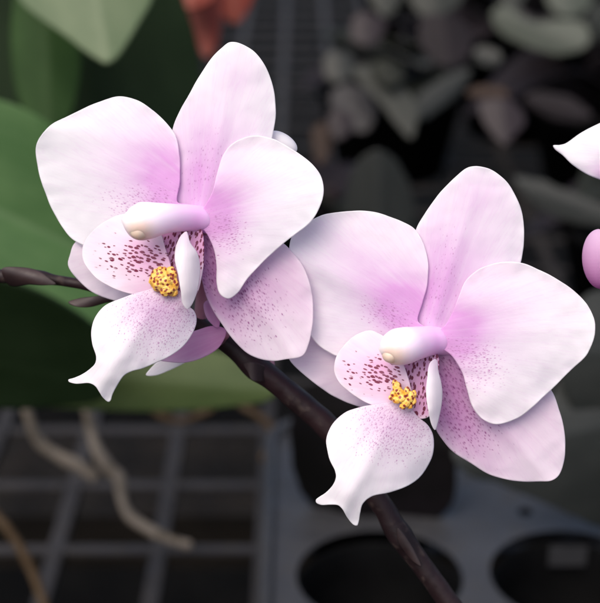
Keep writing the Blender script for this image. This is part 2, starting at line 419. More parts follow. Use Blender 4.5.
plL = dict(name='petal', axis=((198, 208), (52, 142)),
    o=[(203, 214), (196, 207), (186, 204), (177.8, 202), (180, 180), (179.5, 158), (176.7, 139.3), (168.7, 126), (152.7, 110), (136.7, 100.1), (119.3, 96.4), (97, 102.8), (72.7, 114), (52, 124.3), (42, 134), (36, 147.3), (38, 167.3), (44.7, 191.3), (56.7, 218), (72.7, 239.3), (88, 246), (112, 240), (150, 228), (185, 221)],
    z=lambda x, y, s, m, e: 2-.0016*m*m*s-8*s*s+2.6*np.exp(-((y-(132+.05*(x-60)))/13)**2)*np.clip(1.1-(x-40)/90, 0, 1)+2.2*np.sin(m*.045+1)*s+1.2*np.exp(-e/4)*s,
    pink=lambda x, y: .88*g(x, y, 176, 190, 26, 42, -15)+.42*g(x, y, 158, 180, 36)+.26*g(x, y, 132, 158, 50)+.02,
    spot=lambda x, y: .46*g(x, y, 132, 202, 30, 14)+.34*g(x, y, 158, 196, 22, 14))
prL = dict(name='petal', axis=((203, 218), (322, 190)),
    o=[(200, 216), (203, 209), (212, 193), (217.5, 172), (224, 153.5), (233.3, 142.7), (249.3, 136.3), (270.7, 138), (294.7, 150.7), (310.7, 162.7), (320.8, 176), (323.6, 189.3), (320, 206.7), (310.7, 221.3), (294.7, 234.7), (282.7, 244), (262.7, 262.7), (247.5, 278.7), (238, 292.5), (228.5, 298.8), (220.5, 294.7), (216.8, 284), (216.5, 265.3), (214, 249.3), (208, 235), (201, 226)],
    z=lambda x, y, s, m, e: 5-.0012*m*m*s+4*s-7*s*s+6*np.exp(-(((x-222)/16)**2+((y-285)/30)**2))-7*np.exp(-(((x-255)/42)**2+((y-146)/20)**2))+2.2*np.sin(m*.05+.5)*s+1.2*np.exp(-e/4)*s,
    pink=lambda x, y: .95*g(x, y, 202, 218, 26)+.42*g(x, y, 222, 205, 26, 38, 20)+.26*g(x, y, 235, 195, 46, 58)+.20*g(x, y, 226, 250, 17, 32)+.02,
    spot=lambda x, y: .50*g(x, y, 224, 224, 17, 15)+.42*g(x, y, 232, 240, 17, 14)+.30*g(x, y, 218, 238, 13))
throatL = dict(name='lip_throat', axis=((185, 228), (166, 292)), mat=WING, plane=False,
    o=[(152, 226), (176, 224), (200, 228), (204, 248), (202, 275), (196, 295), (182, 304), (160, 298), (146, 280), (145, 250)],
    z=lambda x, y, s, m, e: 4+.0045*(x-176)**2+8*np.clip(s, 0, 1),
    pink=lambda x, y: 1.0+0*x, spot=lambda x, y: .7+0*x)
wingL = dict(name='lip_side_lobe', axis=((170, 270), (86, 245)), mat=WING, plane=False, sp=2.6,
    o=[(160, 232), (145, 222), (126, 214), (108, 219.5), (93, 231), (83, 246), (84, 262), (94, 276), (110, 287), (130, 294), (150, 298), (168, 300), (176, 292), (172, 270), (166, 250)],
    z=lambda x, y, s, m, e: 22-33*np.clip(s, 0, 1.1)**1.3-.0034*m*m,
    pink=lambda x, y: .60*g(x, y, 143, 256, 24, 20, 35)+.30*g(x, y, 165, 262, 20)+.32*g(x, y, 155, 292, 34, 12)+.13,
    spot=lambda x, y: .95*np.exp(-(np.hypot((x-144)/22, (y-259)/17))**4)+.34*g(x, y, 118, 258, 20, 18))
midL = dict(name='lip_mid_lobe', axis=((166, 288), (100, 385)), mat=LIP, plane=False, sp=2.6,
    o=[(166, 284), (150, 289), (130, 295), (114.7, 301), (104, 306.7), (94.7, 318.7), (91.3, 330.7), (92.5, 344), (96.3, 357), (95.2, 363.5), (90, 369), (81.3, 375), (74, 378), (68.5, 379.6), (68.8, 381.6), (75, 383.6), (89.3, 383.4), (95.5, 386.5), (99, 391.5), (102.5, 397), (108.5, 401.8), (110.5, 400.5), (112.3, 395), (117.3, 385.3), (124, 375.6), (132, 371.2), (142.7, 368), (166.7, 357.9), (182.7, 346.7), (193.3, 332), (196.6, 320), (194, 311), (188, 305.5), (180, 292)],
    z=lambda x, y, s, m, e: 22+16*np.sin(np.clip(s, 0, 1)*2.4)-.0085*np.minimum(np.abs(m), 60)**2*.9+5*np.exp(-(m/9)**2)*s-7*np.clip(s-.72, 0, 1)**2*30*.2,
    pink=lambda x, y: .50*g(x, y, 160, 306, 38, 22)+.22*g(x, y, 158, 332, 34)+.05,
    spot=lambda x, y: .80*g(x, y, 162, 308, 33, 19, 10)+.50*g(x, y, 154, 333, 31, 22, 20))
lobeL = dict(name='lip_side_lobe', axis=((186, 232), (187, 308)), mat=LIP, plane=False, sp=2.2,
    o=[(186.5, 231.6), (181.5, 235), (177.5, 242), (175.2, 250), (175.3, 262.7), (178.5, 276), (180.7, 292), (183, 304), (187.3, 308.7), (192.7, 302.7), (198, 286.7), (200, 268), (197, 253), (190, 242.5), (188, 235)],
    z=lambda x, y, s, m, e: 36+10*np.sin(np.clip(s, 0, 1)*3.1)-.055*(x-182)**2*.9, pink=lambda x, y: .06+.25*g(x, y, 186, 236, 12), spot=None)
fL = flower(plant, dict(c=(203, 220), D=D0, parts=[dsL, slL, srL, plL, prL, throatL, wingL, midL, lobeL]), 'upper left open flower with a broad orange spotted callus and a forked lip')
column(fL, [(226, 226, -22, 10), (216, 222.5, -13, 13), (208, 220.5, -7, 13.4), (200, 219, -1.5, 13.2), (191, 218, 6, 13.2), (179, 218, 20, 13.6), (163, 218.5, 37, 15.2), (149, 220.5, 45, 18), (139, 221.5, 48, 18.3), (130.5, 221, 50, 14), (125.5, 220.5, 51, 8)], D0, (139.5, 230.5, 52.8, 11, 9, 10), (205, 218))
callus(fL, D0, [(163, 280, 27, 11, 11), (157, 274, 27, 5, 5), (170, 275, 29, 6, 7), (159, 286, 28, 5.5, 5), (167, 289, 30, 7, 6.5), (173, 284, 29, 5, 7), (165, 281, 32, 6, 6), (154, 279, 25, 3.5, 4), (174, 292, 28, 3.5, 4)])
tube('pedicel', [(206, 224, D0+.001, 8), (207, 250, D0+.012, 6.5), (203, 285, D0+.020, 6), (200, 318, SD, 6.5)], PEDICEL, fL, 14)

# ---- lower right flower
ds2 = dict(name='dorsal_sepal', axis=((430, 330), (482, 168)),
    o=[(432, 332), (418, 328), (412, 305), (410, 275), (411, 248), (416, 230), (424.7, 214), (438, 195.3), (454, 178.3), (466, 168.5), (476, 166), (491.3, 170), (504.7, 179.3), (515.3, 195.3), (522, 214), (524.2, 232.7), (523, 251.3), (517, 272), (495, 295), (468, 315), (445, 328)],
    z=lambda x, y, s, m, e: -2.2-8*s*s-.0020*m*m+3*np.exp(-(m/7)**2)*(1-s)+2*np.sin(s*5+m*.03),
    pink=lambda x, y: .75*g(x, y, 436, 300, 29, 50, 12)+.28*g(x, y, 455, 248, 45)+.26*g(x, y, 482, 196, 20)+.14,  # tip blotch: shading put into the pink
    spot=lambda x, y: .28*g(x, y, 440, 300, 13, 32, 15)+.14*g(x, y, 448, 250, 16, 30, 15))
sl2 = dict(name='lateral_sepal', axis=((430, 350), (290, 352)), mat=SEPAL,
    o=[(432, 345), (400, 335), (360, 330), (320, 330), (296, 338), (287, 348), (289, 359.5), (301.3, 372), (317.3, 385.3), (336, 397.3), (360, 406.7), (385, 408), (412, 395), (430, 370)],
    z=lambda x, y, s, m, e: -9-6*s*s-.0025*m*m,
    pink=lambda x, y: .16+.4*g(x, y, 430, 350, 55), spot=lambda x, y: .3*g(x, y, 410, 365, 40))
sr2 = dict(name='lateral_sepal', axis=((435, 345), (540, 470)), mat=SEPAL,
    o=[(431, 345), (430, 365), (431, 390), (433, 412), (436, 429.3), (441.3, 438.7), (452, 450.7), (470.7, 463.2), (492, 475.5), (513.3, 480.6), (540, 481.5), (551, 480.8), (557, 477.5), (561, 471), (564.3, 459), (565.3, 441.3), (562.7, 422.7), (557.3, 404), (550.7, 389.3), (530, 365), (495, 348), (460, 340)],
    z=lambda x, y, s, m, e: -11+2*s-.0020*m*m-3*s*s+2.5*np.exp(-(m/8)**2),
    pink=lambda x, y: .22+.75*g(x, y, 448, 382, 27, 48)+.35*g(x, y, 470, 425, 42)-.12*g(x, y, 545, 465, 40),
    spot=lambda x, y: 1.0*g(x, y, 451, 380, 21, 34)+.46*g(x, y, 472, 418, 26, 24)+.22*g(x, y, 470, 440, 28))
pl2 = dict(name='petal', axis=((424, 322), (295, 255)),
    o=[(432, 334), (424, 326), (418, 320.7), (422, 304.7), (427.3, 283.3), (428, 262), (423.3, 243.3), (415.3, 230), (403.3, 222.3), (387.3, 215.6), (368.7, 211.2), (347.3, 211), (326, 214.3), (311, 220), (297, 228), (290, 242), (289, 265), (294, 292), (301, 316), (310.7, 336), (321, 347.3), (337, 356), (360, 360), (390, 352), (415, 342)],
    z=lambda x, y, s, m, e: 2-.0014*m*m*s+2*s+3.5*np.exp(-(m/12)**2)*s+2.8*np.sin(m*.06+1)*s+1.2*np.exp(-e/4)*s,
    pink=lambda x, y: .90*g(x, y, 415, 312, 30, 36)+.50*g(x, y, 388, 300, 34, 26, 30)+.22*g(x, y, 360, 265, 44, 26, 35)+.16,
    spot=lambda x, y: .50*g(x, y, 384, 314, 24, 14, 20)+.2*g(x, y, 402, 318, 16))
pr2 = dict(name='petal', axis=((435, 335), (594, 328)),
    o=[(432, 334), (438, 331), (446, 324), (453, 311), (458.7, 296), (466.7, 279.3), (480, 268.7), (498.7, 262.5), (520, 262.8), (538.7, 269.6), (557.3, 279.3), (576, 292.7), (588.5, 306.5), (594.5, 321), (594.5, 335.3), (588, 352.7), (570.7, 370.4), (552, 388.7), (530.7, 408.7), (518.7, 417.5), (505.3, 423.2), (492, 423.6), (480, 417.3), (471.5, 405), (466.7, 388), (461, 370), (452, 356), (440, 347)],
    z=lambda x, y, s, m, e: 5-.0010*m*m*s+4*s-7*s*s+5*np.exp(-(((x-485)/22)**2+((y-405)/28)**2))-6*np.exp(-(((x-510)/45)**2+((y-272)/18)**2))+2.4*np.sin(m*.05+.5)*s+1.2*np.exp(-e/4)*s+1.0*np.exp(-(m/9)**2)*s,
    pink=lambda x, y: .95*g(x, y, 435, 338, 30)+.5*g(x, y, 462, 325, 34, 24)+.28*g(x, y, 465, 358, 22, 34)+.26*g(x, y, 490, 310, 52)+.07,
    spot=lambda x, y: .56*g(x, y, 468, 352, 24, 14, 15)+.38*g(x, y, 484, 366, 22, 16)+.3*g(x, y, 478, 385, 12))
throat2 = dict(name='lip_throat', axis=((418, 355), (410, 410)), mat=WING, plane=False,
    o=[(392, 350), (415, 348), (436, 352), (439, 375), (436, 405), (428, 417), (412, 418), (395, 410), (388, 385)],
    z=lambda x, y, s, m, e: 4+.005*(x-415)**2+10*np.clip(s, 0, 1),
    pink=lambda x, y: .88+0*x, spot=lambda x, y: .62+0*x)
wing2 = dict(name='lip_side_lobe', axis=((408, 392), (336, 365)), mat=WING, plane=False, sp=2.6,
    o=[(398, 350), (388, 340), (380, 334), (370.7, 330.5), (357.3, 334.3), (344, 345.3), (336, 357.3), (334.2, 370.7), (339.5, 382.7), (349.3, 392), (363, 401), (382, 408), (404, 412), (414, 408), (410, 385), (404, 365)],
    z=lambda x, y, s, m, e: 22-22*np.clip(s, 0, 1.1)**1.3-.0034*m*m,
    pink=lambda x, y: .60*g(x, y, 383, 371, 22, 17, 30)+.24*g(x, y, 350, 372, 26)+.30*g(x, y, 395, 400, 30, 12)+.18,
    spot=lambda x, y: .95*np.exp(-(np.hypot((x-383)/19, (y-374)/15))**4)+.30*g(x, y, 360, 374, 18))
mid2 = dict(name='lip_mid_lobe', axis=((398, 405), (344, 506)), mat=LIP, plane=False, sp=2.6,
    o=[(398, 402), (378, 404), (361.3, 407), (345.3, 412.7), (332.5, 424.5), (326.7, 439.3), (328.8, 456.7), (335, 471), (336, 477), (333.5, 484), (325.3, 492.9), (320, 496.5), (316, 499.6), (316.2, 502.5), (321, 504.8), (330, 504.6), (338.5, 505.2), (342.5, 509), (346.7, 516.7), (353.3, 524.5), (357, 525.6), (358.6, 522), (360, 513), (362.7, 503.8), (370.7, 496.9), (390.7, 491.9), (409.3, 484.7), (422.7, 474), (430.7, 459.3), (433.9, 446), (432.2, 432.7), (426, 423.3), (418.7, 417.5), (410, 408)],
    z=lambda x, y, s, m, e: 22+16*np.sin(np.clip(s, 0, 1)*2.4)-.0075*np.minimum(np.abs(m), 60)**2*.9+5*np.exp(-(m/9)**2)*s-7*np.clip(s-.72, 0, 1)**2*30*.2,
    pink=lambda x, y: .44*g(x, y, 396, 418, 36, 22)+.2*g(x, y, 392, 442, 38)+.06,
    spot=lambda x, y: .78*g(x, y, 394, 420, 31, 18, 15)+.44*g(x, y, 388, 443, 33, 20, 10))
lobe2 = dict(name='lip_side_lobe', axis=((434, 360), (434, 429)), mat=LIP, plane=False, sp=2.0,
    o=[(435.5, 359), (430.5, 362), (428.3, 368), (427.3, 377), (426.2, 392.5), (427.5, 407.5), (431.5, 424), (435, 429.8), (438, 420), (442, 400), (441.5, 383), (438.5, 370), (437.3, 361)],
    z=lambda x, y, s, m, e: 36+10*np.sin(np.clip(s, 0, 1)*3.1)-.09*(x-429)**2*.9, pink=lambda x, y: .08+.25*g(x, y, 434, 362, 12), spot=None)
fR = flower(plant, dict(c=(434, 338), D=D0-.001, parts=[ds2, sl2, sr2, pl2, pr2, throat2, wing2, mid2, lobe2]), 'lower right open flower with a small crumbly yellow callus and a forked lip')
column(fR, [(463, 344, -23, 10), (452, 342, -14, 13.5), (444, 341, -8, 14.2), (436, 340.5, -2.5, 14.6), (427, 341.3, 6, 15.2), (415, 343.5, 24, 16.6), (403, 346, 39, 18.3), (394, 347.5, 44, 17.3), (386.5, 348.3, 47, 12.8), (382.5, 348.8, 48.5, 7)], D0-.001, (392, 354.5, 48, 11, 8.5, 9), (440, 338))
callus(fR, D0-.001, [(397, 388, 30, 4, 5.5), (394, 394, 29, 3, 4), (400, 393, 32, 3.5, 4), (397, 400, 31, 3.6, 3.2), (402, 398, 33, 4, 4), (407, 392, 33, 3, 4.5), (410, 397, 33, 3.6, 5), (406, 403, 33, 4, 4), (413, 401, 31, 3, 4), (414, 394, 30, 2.4, 3.5), (403, 406, 32, 3, 3), (395, 383, 28, 2.5, 3.2), (391, 398, 27, 2.2, 2.4), (410, 406, 31, 2.6, 2.6)])
tube('pedicel', [(438, 342, D0, 8), (432, 372, D0+.013, 6.5), (400, 440, D0+.022, 6), (372, 488, SD, 6.5)], PEDICEL, fR, 14)

# ---- buds and half open flower behind the upper left flower
def bud(name, parent, tip, base, D, w, mat, label=None, zt=0):
    a = pt(*tip, D-zt*D/F); b = pt(*base, D); c = (a+b)/2; ax = (a-b)/2
    side = ax.cross(cF).normalized()*(w*D/F); dep = ax.normalized().cross(side.normalized())*(w*D/F)
    o = blob(name, c, (side, dep, ax), mat, parent, 36, 24, fn=lambda d, t, ph: (1-.07*abs(math.sin(1.5*t))**.3*math.sin(ph))*(1-.1*d[2]))
    for nm in ('pink', 'spot', 'mid'):
        at = o.data.attributes.new(nm, 'FLOAT', 'POINT')
        if nm == 'pink':
            L = (a-b).length
            at.data.foreach_set('value', [(0.04 if mat is PETAL else 1)*max(0, min(1, 1-(v.co+ABS[parent]-b).length/L)) for v in o.data.vertices])
    o.data.uv_layers.new(name='UVMap'); o.data.uv_layers.new(name='Vein')
    if label: o['label'] = label
    return o
hb = empty('opening_bud', pt(206, 345, .365), plant); hb['label'] = 'purple half open flower behind the stem of the upper left one'
sheet('sepal', [(226, 330), (214, 326), (198, 330), (178, 338), (164, 350), (158, 359), (170, 362), (188, 362), (206, 356), (220, 346)], .362, lambda x, y, s, m, e: 4-.01*m*m, BUDP, hb, 1.6, 2.6,
      pink=lambda x, y: .25+.4*g(x, y, 215, 338, 40), axis=((224, 334), (160, 358)))
sheet('sepal', [(200, 340), (180, 348), (162, 358), (150, 369), (146, 375), (155, 375.5), (170, 370), (186, 362), (200, 352)], .366, lambda x, y, s, m, e: -.01*m*m, PETAL, hb, 1.6, 2.6,
      pink=lambda x, y: .05+0*x, axis=((200, 346), (148, 374)))
tube('pedicel', [(224, 334, .364, 6), (222, 336, .368, 6), (219, 340, .372, 6)], PEDICEL, hb, 12)
sheet('sepal', [(218, 328), (208, 320), (204, 310), (204, 303), (209, 300), (216, 308), (220, 318)], .3605, lambda x, y, s, m, e: 0*m, BUDP, hb, 1.4, 2.4, pink=lambda x, y: .6+0*x, axis=((216, 326), (206, 302)))
b1 = bud('bud', plant, (298, 152), (270, 134), .352, 8.5, PETAL, 'small white bud tip behind the upper left flower')
tube('pedicel', [(271, 134, .353, 4), (262, 160, .370, 4), (258, 220, .374, 4.5), (262, 300, .378, 5), (272, 378, SD, 5)], PEDICEL, plant, 12)

# ---- neighbouring spike at the right border
plant2 = empty('flowering_orchid', pt(668, 620, .37))
tag(plant2, 'orchid spike at the right border showing only one white petal tip and a pink bud', 'orchid', 'flowering orchid spikes')
tube('flower_stem', [(690, 760, .372, 11), (668, 620, .370, 11), (655, 480, .368, 10), (650, 360, .366, 9), (655, 260, .364, 8), (662, 180, .362, 7)], STEM, plant2, 20, bump=.08)
z3 = lambda x, y, s, m, e: -6*s*s-.004*m*m-2*np.exp(-e/4)
p3 = [dict(name='petal', axis=((650, 158), (553, 147)), z=z3, o=[(652, 165), (645, 140), (630, 122), (612, 119), (597, 125), (580, 133.5), (566, 143.5), (559, 145.3), (553.3, 145.5), (554.5, 148.5), (563, 155.5), (573, 165), (586, 173.3), (602, 180), (625, 183), (645, 174)],
           pink=lambda x, y: .75*g(x, y, 612, 178, 24, 14)+.5*g(x, y, 640, 160, 30)+.03, spot=lambda x, y: .2*g(x, y, 640, 165, 20)),
      dict(name='dorsal_sepal', axis=((655, 160), (690, 20)), z=z3, o=[(655, 166), (635, 120), (640, 60), (665, 20), (700, 30), (712, 80), (690, 140)], pink=lambda x, y: .5*g(x, y, 655, 160, 50), spot=None),
      dict(name='petal', axis=((660, 160), (770, 150)), z=z3, o=[(656, 165), (680, 110), (730, 85), (780, 110), (775, 160), (730, 200), (685, 190)], pink=lambda x, y: .5*g(x, y, 655, 160, 50), spot=None),
      dict(name='lateral_sepal', axis=((658, 168), (720, 290)), z=z3, mat=SEPAL, o=[(655, 168), (660, 230), (700, 285), (745, 280), (740, 220), (700, 180)], pink=lambda x, y: .4+0*x, spot=None)]
f3 = flower(plant2, dict(c=(655, 165), D=.353, parts=p3), None)
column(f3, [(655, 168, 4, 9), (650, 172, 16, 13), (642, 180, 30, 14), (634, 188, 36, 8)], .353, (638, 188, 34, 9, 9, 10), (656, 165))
b2 = bud('bud', plant2, (598, 226), (602, 286), .356, 18, BUDP, 'plump pink bud below the white petal', zt=6)
tube('pedicel', [(602, 284, .357, 5), (615, 300, .360, 5), (635, 325, .364, 5), (650, 350, .366, 6)], PEDICEL, plant2, 12)

# ------------------------------------------------------------------ background: setting
def box(v, f, x0, x1, y0, y1, z0, z1):
    b = len(v)
    v += [(x0, y0, z0), (x1, y0, z0), (x1, y1, z0), (x0, y1, z0), (x0, y0, z1), (x1, y0, z1), (x1, y1, z1), (x0, y1, z1)]
    f += [tuple(b+i for i in q) for q in ((0, 3, 2, 1), (4, 5, 6, 7), (0, 1, 5, 4), (1, 2, 6, 5), (2, 3, 7, 6), (3, 0, 4, 7))]

SOIL = plain('damp_soil', (.0012, .0012, .0012), (.004, .0035, .003), 8, .95, .05, .5, .01, tscale=40)
ground = mesh_obj('ground', [(-40, -40, -1), (40, -40, -1), (40, 40, -1), (-40, 40, -1)], [(0, 1, 2, 3)], SOIL)
tag(ground, kind='structure')

BLACKP = plain('black_plastic', (.008, .008, .010), (.015, .015, .018), 30, .45, .45, .2, .0005, third=(.05, .048, .045), tscale=120)
GREYP = plain('grey_plastic', (0.0216, 0.02116, 0.02332), (0.02851, 0.02808, 0.03024), 25, .5, .45, .15, .0005, third=(0.02592, 0.02376, 0.0216), tscale=90)
GRIDP = plain('mesh_plastic', (0.0176, 0.0156, 0.0152), (0.0288, 0.0256, 0.0248), 20, .6, .16, .2, .0005, third=(0.04, 0.036, 0.032), tscale=100)
WOOD = plain('weathered_board', (0.005632, 0.004343, 0.003218), (0.01207, 0.009328, 0.007079), 18, .8, .2, .4, .002, tscale=150)

bench = empty('mesh_bench', (0, .9*K, 0))
tag(bench, 'black plastic lattice bench top under all the plants', 'bench')
W, L = .0368*K, .0450*K; v, f = [], []
x0, x1, y0, y1 = -24*W, 24*W, .12*K, .12*K+52*L
ox = -.0135*K
for i in range(49):
    x = x0+i*W+ox; box(v, f, x-.0028*K, x+.0028*K, y0, y1, -.005*K, 0)
for j in range(53):
    y = y0+j*L; box(v, f, x0+ox, x1+ox, y-.0027*K, y+.0027*K, -.0018*K, -.0006)
mesh_obj('lattice', v, f, GRIDP, bench, smooth=False)
for j in range(1):
    v, f = [], []; box(v, f, -1.6, 1.6, (.505+j*.42)*K, (.585+j*.42)*K, -.055*K, -.030*K); mesh_obj('cross_board', v, f, WOOD, bench, smooth=False)

# ------------------------------------------------------------------ pot tray, lower right
tray = empty('pot_tray', (.05*K, .36*K, 0))
tag(tray, 'grey plastic carrying tray with round pot holes at the lower right', 'tray')
TZ = .05*K
holes = [(.0225, .343), (.0775, .343), (.1325, .343), (.0225, .398), (.1325, .398), (.0225, .288), (.0775, .288), (.1325, .288)]
holes = [(a*K, b*K) for a, b in holes]
HR = .0236*K
def tray_plate():
    pts = []; edges = []
    def loop(P):
        b = len(pts); pts.extend(P); edges.extend([(b+i, b+(i+1) % len(P)) for i in range(len(P))])
    xa, xb, ya, yb, r = -.0075*K, .165*K, .255*K, .432*K, .012*K
    P = []
    for (cx, cy, a0) in ((xb-r, yb-r, 0), (xa+r, yb-r, 90), (xa+r, ya+r, 180), (xb-r, ya+r, 270)):
        for k in range(9): a = R_(a0+k*90/8); P.append((cx+r*math.cos(a), cy+r*math.sin(a)))
    loop(P); outer = P
    hl = []
    for (cx, cy) in holes:
        Q = [(cx+HR*math.cos(2*math.pi*k/48), cy+HR*math.sin(2*math.pi*k/48)) for k in range(48)]; loop(Q); hl.append(Q)
    # small drain hole
    w = on_plane(525, 512, TZ); Q = [(w.x+.0022*K*math.cos(2*math.pi*k/20), w.y+.0022*K*math.sin(2*math.pi*k/20)) for k in range(20)]; loop(Q); hl.append(Q)
    v2, e2, f2, *_ = delaunay_2d_cdt([Vector(p) for p in pts], edges, [], 2, 1e-7)
    # keep faces outside the holes
    keep = []
    for fc in f2:
        c = sum((Vector(v2[i]) for i in fc), Vector((0, 0)))/len(fc)
        P = np.array([[c.x, c.y]])
        if inside(P, np.array(outer))[0] and not any(inside(P, np.array(h))[0] for h in hl): keep.append(fc)
    verts = [(p[0], p[1], TZ) for p in v2]; faces = [tuple(q) for q in keep]
    # rim round the edge: raised bead and skirt
    prof = [(a*K, b*K) for a, b in [(0, 0.0002), (.0008, .0025), (.003, .003), (.0042, .0), (.0042, -.048)]]
    n = len(outer)
    cxm, cym = (xa+xb)/2, (ya+yb)/2
    b = len(verts)
    for i, p in enumerate(outer):
        t = Vector(outer[(i+1) % n])-Vector(outer[i-1]); nr = Vector((t.y, -t.x)).normalized()
        for (d, h) in prof: verts.append((p[0]+nr.x*d, p[1]+nr.y*d, TZ+h))
    k = len(prof)
    for i in range(n):
        for j in range(k-1):
            a, c = b+i*k+j, b+((i+1) % n)*k+j; faces.append((a, c, c+1, a+1))
    return verts, faces
v, f = tray_plate(); mesh_obj('plate', v, f, GREYP, tray, smooth=False)
def lathe(prof, cx, cy, seg=40):
    v, f = [], []
    for (r, z) in prof:
        for k in range(seg): a = 2*math.pi*k/seg; v.append((cx+r*math.cos(a), cy+r*math.sin(a), z))
    for j in range(len(prof)-1):
        for k in range(seg): f.append((j*seg+k, j*seg+(k+1) % seg, (j+1)*seg+(k+1) % seg, (j+1)*seg+k))
    return v, f
POTB = plain('black_pot', (.0012, .0012, .0013), (.0025, .0025, .0027), 40, .7, .06, .15, .0005)
GLINT = plain('painted_highlight', (0.021, 0.021, 0.0222), (0.03, 0.03, 0.0318), 60, .7, .1, .1, .0005)  # grey tone of a highlight, given as colour
cups = [((.0225, .343), 'empty black pot in the tray, below the lip of the lower right flower'), ((.0775, .343), 'empty black pot in the tray with a painted grey sticker on its inner wall'),
        ((.0225, .398), 'black pot in the tray behind the stem and beside the lower right lip')]
for (cx, cy), lab in cups:
    cx *= K; cy *= K
    t = empty('plant_pot', (cx, cy, .004)); tag(t, lab, 'pot', 'black pots in the grey tray')
    v, f = lathe([(.0005*K, .006*K), (.0155*K, .006*K), (.0205*K, TZ-.010*K), (.0222*K, TZ-.004*K)], cx, cy); mesh_obj('inner_wall', v, f, POTB, t)
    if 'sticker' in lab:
        v, f = [], []; box(v, f, .132, .152, .6450, .6455, .0735, .0855); mesh_obj('sticker', v, f, GLINT, t, smooth=False)  # thin grey slab standing in for a highlight on the pot wall
    v, f = lathe([(.0222*K, TZ-.004*K), (.0228*K, TZ-.0034*K), (.0233*K, TZ-.004*K), (.0233*K, TZ-.006*K)], cx, cy); mesh_obj('rim', v, f, POTB, t)

# ------------------------------------------------------------------ background: green orchid plant at left
LEAF = leaf_material('orchid_leaf', (.034, .085, .022), (.056, .115, .036), (.085, .14, .06), rough=.42, spec=.15)
LEAFP = leaf_material('orchid_leaf_pale', (0.0578, 0.0918, 0.0374), (0.0884, 0.1224, 0.0578), (0.102, 0.136, 0.068), rough=.45, spec=.3)
LEAFD = leaf_material('orchid_leaf_dark', (0.00561, 0.01309, 0.00374), (0.00935, 0.0187, 0.006545), (0.01309, 0.02431, 0.00935), rough=.6, spec=.1)
LEAFO = leaf_material('orchid_leaf_olive', (.036, .056, .016), (.052, .074, .024), (.06, .082, .032), spec=.15)
LEAFM = leaf_material('orchid_leaf_mid', (.014, .036, .008), (.024, .055, .014), (.035, .065, .022), rough=.5, spec=.08)
ROOT = plain('aerial_root', (0.08925, 0.07331, 0.05738), (0.153, 0.1275, 0.102), 70, .7, .2, .4, .001, third=(0.06375, 0.051, 0.03188), tscale=120)
ROOTB = plain('old_root', (0.042, 0.0245, 0.0105), (0.07, 0.0455, 0.0245), 70, .7, .2, .4, .001)
DSCALE = 1.5
gp = empty('orchid_plant', (-.12*K, .52*K, 0)); tag(gp, 'out of focus orchid plant with broad green leaves and pale aerial roots at the left', 'orchid plant')
fold = lambda k, t=0, u=0: (lambda x, y, s, m, e: -k*np.abs(m)-.0008*m*m+t*s+u*s*s)
sheet('leaf', [(10, -40), (20, 0), (34, 14), (50, 25.5), (68, 38), (83, 50), (98, 60), (107, 64), (116, 59), (125, 47), (140, 22), (152, 0), (160, -40), (85, -70)], .50, fold(.22, 40), LEAFP, gp, 4, 6, axis=((85, -70), (107, 64)))
sheet('leaf', [(-90, -60), (-80, 0), (-70, 60), (-50, 120), (0, 160), (40, 168), (90, 170), (150, 160), (185, 130), (200, 90), (196, 40), (180, -10), (170, -60)], .56, fold(.2, -20), LEAFD, gp, 4, 8, axis=((70, -60), (100, 165)))
sheet('leaf', [(20, -50), (14, 0), (12, 50), (20, 100), (40, 130), (62, 128), (78, 90), (80, 30), (70, -50)], .535, fold(.2, 10), LEAFM, gp, 4, 7, axis=((45, -50), (48, 128)))
sheet('leaf', [(-90, 80), (-40, 92), (0, 100), (32, 113), (70, 140), (110, 190), (128, 250), (122, 300), (108, 326), (91, 331.5), (64, 323), (40, 305), (22, 292), (0, 276), (-90, 230)], .47,
      lambda x, y, s, m, e: np.where(m > 0, .40*np.abs(m), .10*np.abs(m))-30*s*s, LEAF, gp, 4, 6, axis=((-90, 172), (122, 268)))
sheet('leaf', [(-100, 320), (-40, 322), (20, 330), (90, 335), (160, 342), (220, 352), (258, 368), (278, 386), (272, 398), (240, 405), (190, 410), (130, 411), (60, 408), (0, 405), (-100, 400)], .49,
      lambda x, y, s, m, e: -.25*np.abs(m)+25*s, LEAFO, gp, 4, 6, axis=((-100, 362), (278, 390)))
sheet('leaf', [(-60, 272), (0, 278), (60, 302), (102, 334), (116, 368), (104, 396), (60, 405), (0, 408), (-60, 400)], .455,
      lambda x, y, s, m, e: -.75*m-20*s*s, LEAFD, gp, 4, 6, axis=((-60, 350), (112, 385)))  # very dark leaf colour stands in for shade over the olive leaf
sheet('leaf', [(-30, -30), (-5, 10), (12, 40), (10, 60), (-4, 66), (-30, 60)], .58, fold(.1), LEAFP, gp, 4, 6, axis=((-30, 20), (12, 52)))
DSCALE = 1.72
tube('aerial_root', [(24, 395, .500, 6), (30, 420, .502, 7), (40, 442, .505, 7), (60, 457, .506, 7.5), (80, 467, .506, 8), (96, 479, .505, 8)], ROOT, gp, 14, bump=.3, bs=70)
tube('aerial_root', [(84, 395, .505, 6), (90, 425, .505, 7), (97, 450, .504, 8), (108, 468, .503, 9.5), (119, 478, .502, 9), (122, 500, .501, 7.5), (129, 516, .500, 7.5), (150, 530, .499, 7), (174, 541, .499, 6.5), (190, 545, .499, 6)], ROOT, gp, 14, bump=.3, bs=70)
tube('aerial_root', [(-20, 500, .47, 6), (2, 522, .47, 6.5), (20, 548, .47, 6.5), (35, 578, .47, 6), (46, 612, .47, 6)], ROOTB, gp, 14, bump=.3, bs=70)
tube('aerial_root', [(240, 405, .54, 4), (258, 416, .54, 5), (271, 428, .54, 5.5), (273, 442, .54, 5.5), (263, 460, .54, 6)], ROOTB, gp, 14, bump=.3, bs=70)
